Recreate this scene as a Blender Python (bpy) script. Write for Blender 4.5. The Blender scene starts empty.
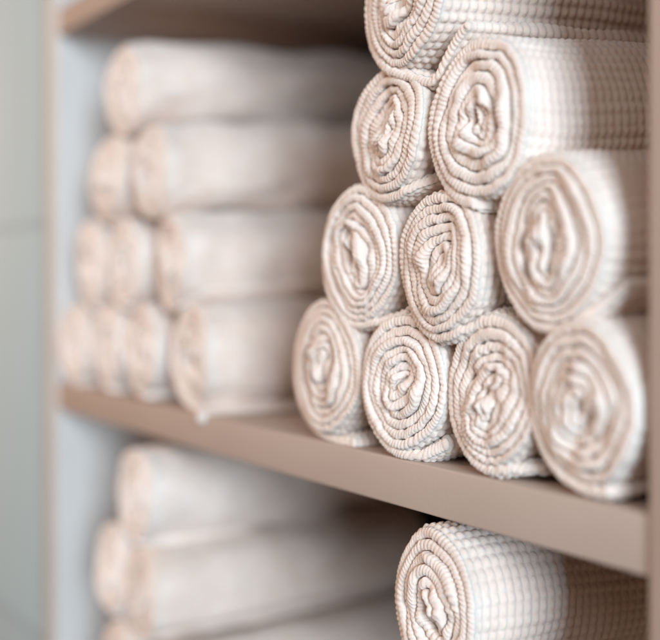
import bpy, math, random
import numpy as np
from mathutils import Vector, Matrix

S = bpy.context.scene
COL = S.collection

# ------------------------------------------------------------------ camera
F_PX = 1150.0
YAW = math.atan(720.0 / F_PX)
cam_d = bpy.data.cameras.new('camera')
cam = bpy.data.objects.new('camera', cam_d)
COL.objects.link(cam)
S.camera = cam
CAM = Vector((0.0, -0.391, 0.1043))
ax = Vector((-math.cos(YAW), math.sin(YAW), 0))
rt = Vector((math.sin(YAW), math.cos(YAW), 0))
up = Vector((0, 0, 1))
M = Matrix((rt, up, -ax)).transposed().to_4x4()
M.translation = CAM
cam.matrix_world = M
cam_d.sensor_fit = 'HORIZONTAL'
cam_d.sensor_width = 36.0
cam_d.lens = 36.0 * F_PX / 660.0
cam_d.shift_y = -39.0 / 660.0
cam_d.clip_start = 0.01
cam_d.clip_end = 50.0
cam_d.dof.use_dof = True
cam_d.dof.focus_distance = 0.655
cam_d.dof.aperture_fstop = 2.55
cam_d.dof.aperture_blades = 0

# ------------------------------------------------------------------ world and lamps
W = bpy.data.worlds.new('World')
S.world = W
W.use_nodes = True
bg = W.node_tree.nodes['Background']
bg.inputs[0].default_value = (1.0, 0.80, 0.69, 1)
bg.inputs[1].default_value = 0.04


def area(name, loc, target, sx, sy, power, col):
    d = bpy.data.lights.new(name, 'AREA')
    d.shape = 'RECTANGLE'
    d.size = sx
    d.size_y = sy
    d.energy = power
    d.color = col
    o = bpy.data.objects.new(name, d)
    COL.objects.link(o)
    o.location = loc
    o.rotation_euler = (Vector(target) - Vector(loc)).to_track_quat('-Z', 'Y').to_euler()
    return o


KT = Vector((-0.60, 0.0, 0.10))
KA, KE, KD = math.radians(19), math.radians(8), 4.6
kl = KT + KD * Vector((math.cos(KA) * math.cos(KE), -math.sin(KA) * math.cos(KE), math.sin(KE)))
area('window_light', kl, KT, 1.5, 1.8, 285.0, (0.76, 0.89, 1.0))
area('front_light', KT + 3.0 * Vector((0.61, -0.61, 0.50)), KT, 1.4, 1.2, 16.0, (0.97, 0.95, 0.95))
area('room_light', (-2.1, -1.7, 0.7), (-0.75, 0, 0.05), 1.1, 1.0, 38.0, (1.0, 0.735, 0.58))

S.view_settings.view_transform = 'Standard'
S.view_settings.look = 'None'
S.view_settings.exposure = 0.07
S.view_settings.gamma = 1.0
S.cycles.use_denoising = True
S.cycles.max_bounces = 10
S.cycles.diffuse_bounces = 6


# ------------------------------------------------------------------ materials
def newmat(name):
    m = bpy.data.materials.new(name)
    m.use_nodes = True
    nt = m.node_tree
    return m, nt, nt.nodes['Principled BSDF']


def link(nt, a, b):
    nt.links.new(a, b)


def cotton():
    m, nt, b = newmat('waffle_cotton')
    N = nt.nodes
    tc = N.new('ShaderNodeTexCoord')
    b.inputs['Roughness'].default_value = 0.92
    b.inputs['Specular IOR Level'].default_value = 0.12
    b.inputs['Sheen Weight'].default_value = 0.3
    b.inputs['Sheen Roughness'].default_value = 0.5
    b.inputs['Subsurface Weight'].default_value = 0.45
    b.inputs['Subsurface Radius'].default_value = (1.0, 0.55, 0.38)
    b.inputs['Subsurface Scale'].default_value = 0.0022
    n = N.new('ShaderNodeTexNoise')
    n.inputs['Scale'].default_value = 45
    n.inputs['Detail'].default_value = 4
    link(nt, tc.outputs['Object'], n.inputs['Vector'])
    r = N.new('ShaderNodeValToRGB')
    r.color_ramp.elements[0].position = 0.3
    r.color_ramp.elements[1].position = 0.7
    r.color_ramp.elements[0].color = (0.785, 0.655, 0.575, 1)
    r.color_ramp.elements[1].color = (0.86, 0.762, 0.692, 1)
    link(nt, n.outputs['Fac'], r.inputs['Fac'])
    oi = N.new('ShaderNodeObjectInfo')
    hs = N.new('ShaderNodeHueSaturation')
    mr = N.new('ShaderNodeMapRange')
    mr.inputs['To Min'].default_value = 0.95
    mr.inputs['To Max'].default_value = 1.03
    ms = N.new('ShaderNodeMapRange')
    ms.inputs['To Min'].default_value = 1.12
    ms.inputs['To Max'].default_value = 0.88
    link(nt, oi.outputs['Random'], mr.inputs['Value'])
    link(nt, oi.outputs['Random'], ms.inputs['Value'])
    link(nt, mr.outputs['Result'], hs.inputs['Value'])
    link(nt, ms.outputs['Result'], hs.inputs['Saturation'])
    link(nt, r.outputs['Color'], hs.inputs['Color'])
    link(nt, hs.outputs['Color'], b.inputs['Base Color'])
    # threads: two crossed fine waves plus fuzz
    n2 = N.new('ShaderNodeTexNoise')
    n2.inputs['Scale'].default_value = 1300
    n2.inputs['Detail'].default_value = 3
    n2.inputs['Roughness'].default_value = 0.7
    link(nt, tc.outputs['Object'], n2.inputs['Vector'])
    w = N.new('ShaderNodeTexWave')
    w.bands_direction = 'DIAGONAL'
    w.inputs['Scale'].default_value = 420
    w.inputs['Distortion'].default_value = 3.0
    w.inputs['Detail'].default_value = 2
    link(nt, tc.outputs['Object'], w.inputs['Vector'])
    mx = N.new('ShaderNodeMath')
    mx.operation = 'MULTIPLY_ADD'
    mx.inputs[1].default_value = 0.0
    link(nt, w.outputs['Fac'], mx.inputs[0])
    link(nt, n2.outputs['Fac'], mx.inputs[2])
    bp = N.new('ShaderNodeBump')
    bp.inputs['Strength'].default_value = 0.8
    bp.inputs['Distance'].default_value = 0.0007
    link(nt, mx.outputs[0], bp.inputs['Height'])
    link(nt, bp.outputs['Normal'], b.inputs['Normal'])
    return m


def board(name, c0, c1, rough=0.5):
    m, nt, b = newmat(name)
    N = nt.nodes
    tc = N.new('ShaderNodeTexCoord')
    n = N.new('ShaderNodeTexNoise')
    n.inputs['Scale'].default_value = 9
    n.inputs['Detail'].default_value = 5
    link(nt, tc.outputs['Object'], n.inputs['Vector'])
    r = N.new('ShaderNodeValToRGB')
    r.color_ramp.elements[0].position = 0.3
    r.color_ramp.elements[1].position = 0.7
    r.color_ramp.elements[0].color = (*c0, 1)
    r.color_ramp.elements[1].color = (*c1, 1)
    link(nt, n.outputs['Fac'], r.inputs['Fac'])
    link(nt, r.outputs['Color'], b.inputs['Base Color'])
    b.inputs['Roughness'].default_value = rough
    b.inputs['Specular IOR Level'].default_value = 0.15
    n2 = N.new('ShaderNodeTexNoise')
    n2.inputs['Scale'].default_value = 420
    n2.inputs['Detail'].default_value = 3
    link(nt, tc.outputs['Object'], n2.inputs['Vector'])
    bp = N.new('ShaderNodeBump')
    bp.inputs['Strength'].default_value = 0.25
    bp.inputs['Distance'].default_value = 0.0004
    link(nt, n2.outputs['Fac'], bp.inputs['Height'])
    link(nt, bp.outputs['Normal'], b.inputs['Normal'])
    return m


def wallmat():
    m, nt, b = newmat('wall_tile')
    N = nt.nodes
    tc = N.new('ShaderNodeTexCoord')
    mp = N.new('ShaderNodeMapping')
    mp.inputs['Rotation'].default_value = (math.radians(90), 0, 0)
    mp.inputs['Location'].default_value = (0.1, 0.166, 0)
    link(nt, tc.outputs['Object'], mp.inputs['Vector'])
    br = N.new('ShaderNodeTexBrick')
    br.offset = 0.0
    br.inputs['Color1'].default_value = (0.385, 0.395, 0.365, 1)
    br.inputs['Color2'].default_value = (0.37, 0.37, 0.34, 1)
    br.inputs['Mortar'].default_value = (0.30, 0.30, 0.285, 1)
    br.inputs['Scale'].default_value = 1.0
    br.inputs['Mortar Size'].default_value = 0.004
    br.inputs['Brick Width'].default_value = 0.9
    br.inputs['Row Height'].default_value = 0.45
    link(nt, mp.outputs['Vector'], br.inputs['Vector'])
    link(nt, br.outputs['Color'], b.inputs['Base Color'])
    b.inputs['Roughness'].default_value = 0.55
    return m


COTTON = cotton()
BEIGE = board('beige_laminate', (0.425, 0.333, 0.280), (0.455, 0.36, 0.305))
PALE = board('pale_paint', (0.54, 0.525, 0.505), (0.57, 0.555, 0.535), 0.45)
DARK = board('back_board_in_shade', (0.025, 0.020, 0.019), (0.035, 0.028, 0.025), 0.7)  # shade of the deep recess is put into this near-black board colour
WALLM = wallmat()


# ------------------------------------------------------------------ cabinet and wall
def box_mesh(name, x0, x1, y0, y1, z0, z1, mat, parent=None, bevel=0.0012):
    import bmesh
    bm = bmesh.new()
    bmesh.ops.create_cube(bm, size=1.0)
    bmesh.ops.scale(bm, vec=(x1 - x0, y1 - y0, z1 - z0), verts=bm.verts)
    bmesh.ops.translate(bm, vec=((x0 + x1) / 2, (y0 + y1) / 2, (z0 + z1) / 2), verts=bm.verts)
    if bevel:
        bmesh.ops.bevel(bm, geom=bm.edges[:], offset=bevel, segments=3, affect='EDGES', profile=0.5)
    me = bpy.data.meshes.new(name)
    bm.to_mesh(me)
    bm.free()
    for p in me.polygons:
        p.use_smooth = True
    me.materials.append(mat)
    o = bpy.data.objects.new(name, me)
    COL.objects.link(o)
    o.parent = parent
    return o


XL, XR = -1.1570, -0.3580       # inner faces of the side panels
ZT, ZB = 0.3580, -0.3060        # underside of top board, top of lowest board
TH = 0.028
DEP = 0.335
wall = box_mesh('wall', -3.2, XL - 0.0365, 0.006, 0.10, -1.2, 1.4, WALLM, None, 0)
wall['kind'] = 'structure'

cab = bpy.data.objects.new('cabinet', None)
COL.objects.link(cab)
cab['label'] = 'beige open shelf cabinet holding the rolled towels on its boards'
cab['category'] = 'cabinet'
lp = box_mesh('side_panel', XL - 0.036, XL, 0.0, DEP, ZB - TH, ZT + 0.30, PALE, cab)
lp['label'] = 'pale grey white side panel behind the blurred left stack'
rp = box_mesh('side_panel', XR, XR + 0.036, 0.0, DEP, ZB - TH, ZT + 0.30, BEIGE, cab)
rp['label'] = 'beige side panel nearest the camera'
box_mesh('shelf_board', XL + 0.0002, XR - 0.0002, 0.0015, DEP - 0.013, -TH, 0.0, BEIGE, cab)
box_mesh('shelf_board', XL + 0.0002, XR - 0.0002, 0.0015, DEP - 0.013, ZT, ZT + TH, BEIGE, cab)
box_mesh('shelf_board', XL + 0.0002, XR - 0.0002, 0.0015, DEP - 0.013, ZB - TH, ZB, BEIGE, cab)
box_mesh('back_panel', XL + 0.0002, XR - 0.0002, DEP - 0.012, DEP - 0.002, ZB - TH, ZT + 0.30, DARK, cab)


# ------------------------------------------------------------------ rolled towels
class Noise:
    """smooth sum-of-sines noise, about -1..1"""
    def __init__(s, rng, dim, freq, n=7):
        s.k = rng.normal(size=(n, dim))
        s.k /= np.linalg.norm(s.k, axis=1)[:, None]
        s.k *= (freq * rng.uniform(0.55, 1.5, size=(n, 1)))
        s.p = rng.uniform(0, 2 * np.pi, n)
        s.a = rng.uniform(0.6, 1.0, n)
        s.a /= np.sqrt((s.a ** 2).sum())

    def __call__(s, *x):
        r = 0
        for k, p, a in zip(s.k, s.p, s.a):
            ph = p
            for ki, xi in zip(k, x):
                ph = ph + ki * xi
            r = r + a * np.sin(ph)
        return r * 0.9


def grid_faces(nt, nv, base, close=False):
    i = np.arange(nt - 1)[:, None]
    j = np.arange(nv - 1)[None, :]
    a = base + i * nv + j
    return np.stack([a, a + 1, a + nv + 1, a + nv], -1).reshape(-1, 4)


def towel_mesh(name, rx, rz, seed, L=0.27, pitch=0.0063, core=0.3, core_ang=1.2, end_deg=-85,
               tail=0.022, tail_turn=(-0.2, 0.0), detail=1.0, cell=0.0058, taper=0.0, tilt=0.0,
               mess=1.0, tail_thick=1.0, sag=1.0, dome=0.0045, tail_back=0.009, amp=0.0018, lobes=0.013, cone=0.0):
    rng = np.random.default_rng(seed)
    R = 0.5 * (rx + rz)
    pn = pitch / R
    th1 = math.radians(end_deg)
    nturn = 1 / pn
    th0 = th1 - 2 * np.pi * nturn
    wx, wz = Noise(rng, 2, 4.6), Noise(rng, 2, 4.6)
    wx2, wz2 = Noise(rng, 2, 11.0), Noise(rng, 2, 11.0)
    hx = rng.uniform(0, 6.28)
    nWob = Noise(rng, 1, 6.0)
    tail = max(tail, 0.005)
    h2 = rng.uniform(0, 6.28)
    ca, sa = math.cos(core_ang), math.sin(core_ang)

    def Fm(th, r):
        r = np.maximum(r, 0.0)
        u, v = np.cos(th), np.sin(th)
        # core frame: stretch along core direction
        uc = u * ca + v * sa
        e = core * np.clip(1 - r, 0, 1) ** 1.3
        X = r * u + e * uc * ca
        Z = r * v + e * uc * sa
        fall = np.clip(1 - r ** 2, 0, 1)
        f1 = mess * (0.045 * fall + 0.012)
        f2 = mess * (0.020 * fall + 0.012 * np.exp(-(r / 0.35) ** 2))
        X2 = X + f1 * wx(X, Z) + f2 * wx2(X, Z)
        Z2 = Z + f1 * wz(X, Z) + f2 * wz2(X, Z)
        g = 1 + lobes * np.cos(3 * th + hx) * r + lobes * 0.7 * np.cos(2 * th + h2) * r
        return X2 * g * rx, Z2 * g * rz

    # fine arclength sampling of the spiral centre line
    K = 6000
    th = np.linspace(th0, th1, K)
    r = pn * np.maximum((th - th0) / (2 * np.pi) - 0.5, 0.02)
    cx, cz = Fm(th, r)
    s = np.concatenate([[0], np.cumsum(np.hypot(np.diff(cx), np.diff(cz)))])
    ds = 0.00052 / detail
    n = int(s[-1] / ds)
    sv = np.linspace(0, s[-1], n)
    th = np.interp(sv, s, th)
    ri = pn * np.maximum((th - th0) / (2 * np.pi) - 1, 0)
    ro = pn * (th - th0) / (2 * np.pi)
    ix, iz = Fm(th, ri)
    ox, oz = Fm(th, ro)
    Hx, Hz = (ox - ix) / 2, (oz - iz) / 2
    cx, cz = (ox + ix) / 2, (oz + iz) / 2
    nspiral = n
    # loose tail
    if tail > 0:
        nt_ = max(4, int(tail / ds))
        tx, tz = cx[-1] - cx[-4], cz[-1] - cz[-4]
        hd = math.atan2(tz, tx)
        hl = math.hypot(Hx[-1], Hz[-1])
        kap = np.interp(np.linspace(0, 1, nt_), np.linspace(0, 1, len(tail_turn)), tail_turn) / nt_
        hds = hd + np.cumsum(kap)
        px = cx[-1] + np.cumsum(np.cos(hds)) * ds
        pz = cz[-1] + np.cumsum(np.sin(hds)) * ds
        nx, nz = np.sin(hds), -np.cos(hds)
        hlv = hl * np.linspace(1, tail_thick, nt_)
        bl = np.clip(np.arange(nt_) / (nt_ * 0.3 + 1), 0, 1)
        hx0, hz0 = Hx[-1] / hl, Hz[-1] / hl
        nx = nx * bl + hx0 * (1 - bl)
        nz = nz * bl + hz0 * (1 - bl)
        nn = np.hypot(nx, nz)
        cx = np.concatenate([cx, px])
        cz = np.concatenate([cz, pz])
        Hx = np.concatenate([Hx, nx / nn * hlv])
        Hz = np.concatenate([Hz, nz / nn * hlv])
        sv = np.concatenate([sv, sv[-1] + np.arange(1, nt_ + 1) * ds])
        th = np.concatenate([th, np.full(nt_, th[-1]) + np.arange(1, nt_ + 1) * ds / R])
    # small wobble of the layer edges
    wob = 0.00032 * nWob(sv * 110) * np.clip(sv / 0.02, 0, 1)
    hh = np.hypot(Hx, Hz) + 1e-6
    cx = cx + Hx / hh * wob
    cz = cz + Hz / hh * wob
    n = len(cx)
    q = np.clip(np.hypot(cx / rx, cz / rz), 0, 1.3)

    # forward offsets of the rim
    nA = Noise(rng, 2, 2.2)
    nB = Noise(rng, 1, 1.1)
    nC = Noise(rng, 2, 9.0)
    nD = Noise(rng, 2, 19.0)
    nW = Noise(rng, 1, 2.3)
    nR = Noise(rng, 1, 6.0)
    yoff = 0.0022 * mess * nA(cx / R, cz / R) + 0.0020 * nB(th) * np.clip(1.35 - q, 0, 1) + 0.0026 * mess * nC(cx / R, cz / R) * np.clip(1.05 - q, 0, 1) ** 1.3 + 0.0022 * mess * nD(cx / R, cz / R) * np.exp(-(q / 0.42) ** 2) - cone * np.clip(1 - q, 0, 1)
    wfac = 0.935 + 0.05 * nW(th)
    yoff = yoff + dome * np.clip(q, 0, 1) ** 6
    tl_ = np.clip((sv - sv[nspiral - 1]) / tail, 0, 1)
    yoff = yoff * (1 - tl_) + dome * tl_ + tail_back * tl_ ** 2
    inner = np.clip(1 - q / 0.45, 0, 1)
    # the last turn keeps full width
    last = np.clip((sv - (sv[nspiral - 1] - 2 * np.pi * R * 0.9)) / 0.02, 0, 1)
    wfac = wfac * (1 - last) + 0.97 * last

    # profile
    npf = 13 if detail > 0.8 else 7
    ph = np.linspace(-np.pi / 2, np.pi / 2, npf)
    U = np.concatenate([[-0.93, -0.96], np.sin(ph), [0.96, 0.93]])
    FW = np.concatenate([[-6, -1], np.cos(ph) ** 0.62, [-1, -6]])   # >0 forward in units of b, <0 depth
    b = 0.5 * pitch * 0.78
    rib_p = cell * 0.5
    ribphase = sv / rib_p + 0.55 * nR(sv * 22) + 2
    C = cx[:, None] + 0 * U
    slant = 0.45 + 0.25 * nB(th * 0.7 + 3.0)
    rib = np.abs(np.sin(np.pi * (ribphase[:, None] + slant[:, None] * 0.8 * U[None, :])))
    rib = np.sqrt(rib ** 2 * 0.93 + 0.02) ** 0.85
    jit = 0.75 + 0.45 * np.interp(np.floor(ribphase), np.arange(0, int(ribphase.max()) + 3), rng.uniform(0, 1, int(ribphase.max()) + 3))
    ribamp = (0.33 + 0.10 * nR(sv * 9)) * jit
    w = wfac[:, None] * (1 - 0.16 * (1 - rib))
    bulge = b * (1 + 0.18 * nW(th * 1.7 + 5))[:, None]
    fwd = np.where(FW[None, :] >= 0, FW[None, :] * bulge * (1 - ribamp[:, None] * (1 - rib)), FW[None, :] * 0.0011)
    px = cx[:, None] + Hx[:, None] * U[None, :] * w
    pz = cz[:, None] + Hz[:, None] * U[None, :] * w
    py = -fwd + yoff[:, None]
    py = py + rng.normal(size=py.shape) * 0.00007
    VA = np.stack([px, py, pz], -1)
    nv = VA.shape[1]
    verts = [VA.reshape(-1, 3)]
    faces = [grid_faces(n, nv, 0)]
    base = n * nv

    # ---- outer skin
    i0 = int(np.searchsorted(th[:nspiral], th1 - 2 * np.pi - 0.05))
    dth = (0.00052 if detail > 0.8 else 0.0009 / detail)
    step = max(1, int(round(dth / ds)))
    idx = np.arange(i0, n, step)
    if idx[-1] != n - 1:
        idx = np.append(idx, n - 1)
    hl = np.hypot(Hx[-1], Hz[-1])
    Tx, Tz = -Hz[-1] / hl, Hx[-1] / hl
    PX = [cx[idx] + Hx[idx] * wfac[idx]]
    PZ = [cz[idx] + Hz[idx] * wfac[idx]]
    NX = [Hx[idx]]
    NZ = [Hz[idx]]
    SV = [sv[idx]]
    YO = [yoff[idx]]
    capa = np.linspace(0, np.pi, 9)[1:-1]
    c_, s_ = np.cos(capa), np.sin(capa)
    dx, dz = Hx[-1] * c_ + Tx * hl * s_, Hz[-1] * c_ + Tz * hl * s_
    PX.append(cx[-1] + dx * 0.97)
    PZ.append(cz[-1] + dz * 0.97)
    NX.append(dx)
    NZ.append(dz)
    SV.append(sv[-1] + hl * capa)
    YO.append(np.full(len(capa), yoff[-1]))
    ib = max(nspiral - int(0.012 / ds), i0)
    idx2 = np.arange(n - 1, ib, -step)
    PX.append(cx[idx2] - Hx[idx2] * wfac[idx2])
    PZ.append(cz[idx2] - Hz[idx2] * wfac[idx2])
    NX.append(-Hx[idx2])
    NZ.append(-Hz[idx2])
    SV.append(sv[idx2])
    YO.append(yoff[idx2])
    PX, PZ, NX, NZ, SV, YO = map(np.concatenate, (PX, PZ, NX, NZ, SV, YO))
    nl = np.hypot(NX, NZ) + 1e-9
    NX /= nl
    NZ /= nl
    ny = int(L / (0.00068 if detail > 0.8 else 0.00095 / detail))
    yv = np.linspace(0, L, ny)
    nS = Noise(rng, 2, 1.0)
    nG = Noise(rng, 2, 1.0)
    SS, YY = SV[:, None], yv[None, :]
    # gentle wandering of the weave
    sw = SS + 0.0012 * nG(SS * 60, YY * 45)
    yw = YY + 0.0012 * nG(SS * 50 + 9, YY * 60 + 4)
    As = np.sqrt(np.sin(np.pi * sw / cell) ** 2 + 0.03)
    Ay = np.sqrt(np.sin(np.pi * (yw / cell + 0.15)) ** 2 + 0.03)
    hgt = amp * Ay * (0.28 + 0.72 * As)
    ramp = np.clip(YY / 0.002, 0, 1)
    soft = 0.0010 * nS(SS * 55, YY * 30) + 0.0007 * nS(SS * 120 + 5, YY * 90)
    D = hgt * ramp + rng.normal(size=hgt.shape) * 0.00006 * ramp + sag * soft * np.clip(YY / 0.02, 0, 1)
    BX = PX[:, None] + NX[:, None] * D
    BZ = PZ[:, None] + NZ[:, None] * D
    BY = YO[:, None] * np.clip(1 - YY / 0.05, 0, 1) + YY
    VB = np.stack([BX, BY, BZ], -1)
    verts.append(VB.reshape(-1, 3))
    faces.append(grid_faces(len(PX), ny, base))
    nb = len(PX)
    base2 = base + nb * ny
    # rounded front of the tail end
    tris = []
    if tail > 0:
        al = np.linspace(0, np.pi, 13)
        pj = np.linspace(0, np.pi / 2, 7)
        ddx = Hx[-1] * np.cos(al) + Tx * hl * np.sin(al)
        ddz = Hz[-1] * np.cos(al) + Tz * hl * np.sin(al)
        rr = np.concatenate([np.sin(pj), [0.98]])
        yy = np.concatenate([-np.cos(pj) * b * 0.9, [0.003]]) + yoff[-1]
        VC = np.stack([cx[-1] + ddx[:, None] * rr, 0 * ddx[:, None] + yy, cz[-1] + ddz[:, None] * rr], -1)
        verts.append(VC.reshape(-1, 3))
        faces.append(grid_faces(13, len(rr), base2))

    V = np.concatenate(verts)
    # taper and tilt along the depth
    y = np.clip(V[:, 1], 0, None) / L
    V[:, 2] = V[:, 2] * (1 + taper * y) + taper * rz * y + math.tan(math.radians(tilt)) * np.clip(V[:, 1], 0, None)
    Fq = np.concatenate(faces)
    me = bpy.data.meshes.new(name)
    nq, ntri = len(Fq), len(tris)
    me.vertices.add(len(V))
    me.vertices.foreach_set('co', V.astype(np.float32).ravel())
    loops = Fq.ravel().astype(np.int32)
    me.loops.add(len(loops))
    me.loops.foreach_set('vertex_index', loops)
    me.polygons.add(nq + ntri)
    starts = (np.arange(nq) * 4).astype(np.int32)
    me.polygons.foreach_set('loop_start', starts)
    me.update(calc_edges=True)
    me.validate()
    me.polygons.foreach_set('use_smooth', np.ones(len(me.polygons), dtype=bool))
    me.materials.append(COTTON)
    return me


def place(me, x, z, label, group, y=0.005, name='rolled_towel'):
    o = bpy.data.objects.new(name, me)
    COL.objects.link(o)
    o.location = (x, y - 0.003, z)
    o['label'] = label
    o['category'] = 'towel'
    o['group'] = group
    return o


GR = 'towels in the sharp right hand stack'
GL = 'towels in the blurred left hand stack'
GD = 'towels on the lower shelf'

# x, z, rx, rz, y, label, keyword settings
right = [
    # bottom row, left to right
    (-0.6365, 0.0470, 0.0490, 0.0465, 0.006, 'slightly blurred towel on the shelf at the left end of the front stack',
     dict(seed=11, core=0.20, core_ang=1.45, tail=0.030, end_deg=-92, tail_thick=1.5, tail_back=0.0, tail_turn=(0.0, 0.25), tilt=1.2, taper=0.06)),
    (-0.5485, 0.0440, 0.0425, 0.0435, 0.004, 'sharp tightly wound towel with a neat round spiral, bottom row second from the left',
     dict(seed=23, pitch=0.0058, core=0.10, core_ang=0.9, mess=0.75, tail=0.030, end_deg=-84, tail_thick=1.25, tail_back=0.004, tail_turn=(-0.3, 0.9, 0.9, -1.5), tilt=1.2, taper=0.06)),
    (-0.4704, 0.0450, 0.0400, 0.0445, 0.006, 'messy towel in the bottom row between the neat round spiral and the most blurred roll',
     dict(seed=37, core=0.24, core_ang=1.35, mess=1.3, tail=0.018, end_deg=-75, tail_turn=(-0.5, 0.1), tilt=1.2, taper=0.06)),
    (-0.4003, 0.0440, 0.0412, 0.0440, 0.004, 'soft blurred towel at the right end of the bottom row against the beige side panel',
     dict(seed=43, core=0.12, core_ang=1.9, mess=1.1, lobes=0.0, tail=0.0, end_deg=-70, tilt=1.0, taper=0.06, detail=0.7)),
    # second row
    (-0.5965, 0.1205, 0.0462, 0.0460, 0.005, 'oval towel with a slanted central fold, left end of the front stack second row',
     dict(seed=53, core=0.34, core_ang=1.95, mess=0.9, tail=0.036, end_deg=-78, tail_thick=1.7, tail_back=0.002, tail_turn=(-0.6, 0.9), tilt=2.4, taper=0.06, cone=0.002)),
    (-0.5105, 0.1140, 0.0418, 0.0435, 0.003, 'sharpest towel of the stack, middle of the second row with a hooked centre',
     dict(seed=68, pitch=0.0060, core=0.10, core_ang=1.1, mess=1.05, tail=0.028, end_deg=-70, tail_turn=(-0.3, 0.7), tilt=2.4, taper=0.06)),
    (-0.4240, 0.1240, 0.0438, 0.0465, 0.004, 'large towel at the right end of the second row with an upright central fold',
     dict(seed=71, core=0.28, core_ang=1.62, mess=0.9, tail=0.026, tail_turn=(0.3, 0.3), end_deg=-62, tilt=2.6, taper=0.06, detail=0.9)),
    # third row
    (-0.5610, 0.1930, 0.0438, 0.0430, 0.003, 'smaller towel at the left of the third row with an open looped centre',
     dict(seed=83, pitch=0.0067, core=0.20, core_ang=1.25, mess=1.25, tail=0.022, end_deg=-65, tail_turn=(-0.3, 0.3), tilt=3.6, taper=0.05)),
    (-0.4770, 0.1895, 0.0423, 0.0480, 0.003, 'big towel at the right of the third row, waffle side fading into shadow',
     dict(seed=98, lobes=0.002, pitch=0.0064, core=0.16, core_ang=1.8, mess=1.1, tail=0.0, end_deg=-95, tilt=3.0, taper=0.05)),
    # top
    (-0.5440, 0.2690, 0.0460, 0.0460, 0.002, 'topmost towel of the front stack, cut by the picture edge, with a drooping hem',
     dict(seed=101, pitch=0.0067, core=0.15, core_ang=0.8, mess=1.0, tail=0.074, end_deg=-105, tail_turn=(0, 0, 0, 0, 10, 0, -0.8, -1, -1), tail_back=0.003, tilt=3.0, taper=0.05,
          cell=0.0062, amp=0.0020)),
]
for i, (x, z, rx, rz, y, lab, kw) in enumerate(right):
    place(towel_mesh('rolled_towel', rx, rz, **kw), x, z, lab, GR, y)

low = dict(detail=0.55, L=0.28, mess=1.5, sag=2.0)
left = [
    (-1.1090, 0.0415, 0.0430, 0.0415, 'blurred towel at the far left of the bottom row against the pale panel', dict(seed=201, core=0.3, tail=0)),
    (-1.0240, 0.0425, 0.0425, 0.0425, 'blurred bottom row towel second from the pale panel', dict(seed=202, core=0.35, tail=0)),
    (-0.9390, 0.0430, 0.0420, 0.0430, 'blurred bottom row towel third from the pale panel', dict(seed=203, core=0.2, core_ang=1.0, tail=0)),
    (-0.8440, 0.0440, 0.0425, 0.0435, 'blurred towel with loose flap, right end of the left stack bottom row',
     dict(seed=204, core=0.3, tail=0.036, end_deg=-95, tail_turn=(0.05, 0.1), tail_back=-0.010, tail_thick=1.4)),
    (-1.0660, 0.1200, 0.0440, 0.0440, 'blurred towel at the left of the left stack second row', dict(seed=205, core=0.3, tail=0)),
    (-0.9790, 0.1205, 0.0430, 0.0430, 'blurred towel in the middle of the left stack second row', dict(seed=206, core=0.3, tail=0)),
    (-0.8790, 0.1210, 0.0430, 0.0430, 'blurred towel at the right end of the left stack second row',
     dict(seed=207, core=0.3, tail=0.028, end_deg=-70, tail_turn=(0.2, 0.9))),
    (-1.0150, 0.1990, 0.0430, 0.0420, 'blurred left towel of the pair in the left stack third row', dict(seed=208, core=0.3, tail=0)),
    (-0.9190, 0.1990, 0.0420, 0.0420, 'blurred right towel of the pair in the left stack third row', dict(seed=209, core=0.3, tail=0.024, end_deg=-60, tail_turn=(0.2, 0.9))),
    (-0.9840, 0.2790, 0.0420, 0.0430, 'blurred towel alone on top of the left stack under the upper board', dict(seed=210, core=0.3, core_ang=1.4, tail=0.034, end_deg=-55, tail_turn=(0.3, 0.6), sag=3.0)),
]
tl = [1.2, 1.2, 1.2, 1.2, 2.4, 2.4, 2.4, 3.2, 3.2, 3.6]
for (x, z, rx, rz, lab, kw), t in zip(left, tl):
    k = dict(low)
    k.update(tilt=t, taper=0.05)
    k.update(kw)
    place(towel_mesh('rolled_towel', rx, rz, **k), x, z, lab, GL, 0.006)

# lower shelf
place(towel_mesh('rolled_towel', 0.0385, 0.0470, seed=301, pitch=0.0067, core=0.14, core_ang=1.9, mess=0.9, tail=0.0, end_deg=-120,
                 tilt=-2.0, taper=-0.03, cell=0.0060, amp=0.0020), -0.5170, -0.0790,
      'sharp edged towel alone at the lower right, its waffle side lit beneath the shelf board', GD, 0.004)
dark = [
    (-0.9530, -0.0855, 0.0430, 0.0445, 'blurred topmost towel of the lower left stack just under the middle board', dict(seed=311, tail=0)),
    (-1.0100, -0.1620, 0.0440, 0.0440, 'blurred left towel of the second row in the lower left stack', dict(seed=312, tail=0)),
    (-0.9400, -0.1690, 0.0440, 0.0420, 'blurred right towel of the second row in the lower left stack', dict(seed=313, tail=0)),
    (-0.9930, -0.2480, 0.0430, 0.0430, 'dim towel low in the left corner at the bottom edge of the picture', dict(seed=314, tail=0)),
    (-0.9050, -0.2520, 0.0430, 0.0430, 'dim towel under the sloping pale one at the bottom edge of the picture', dict(seed=315, tail=0)),
]
for (x, z, rx, rz, lab, kw) in dark:
    k = dict(low)
    k.update(tilt=1.5, taper=0.05, core=0.3)
    k.update(kw)
    place(towel_mesh('rolled_towel', rx, rz, **k), x, z, lab, GD, 0.006)
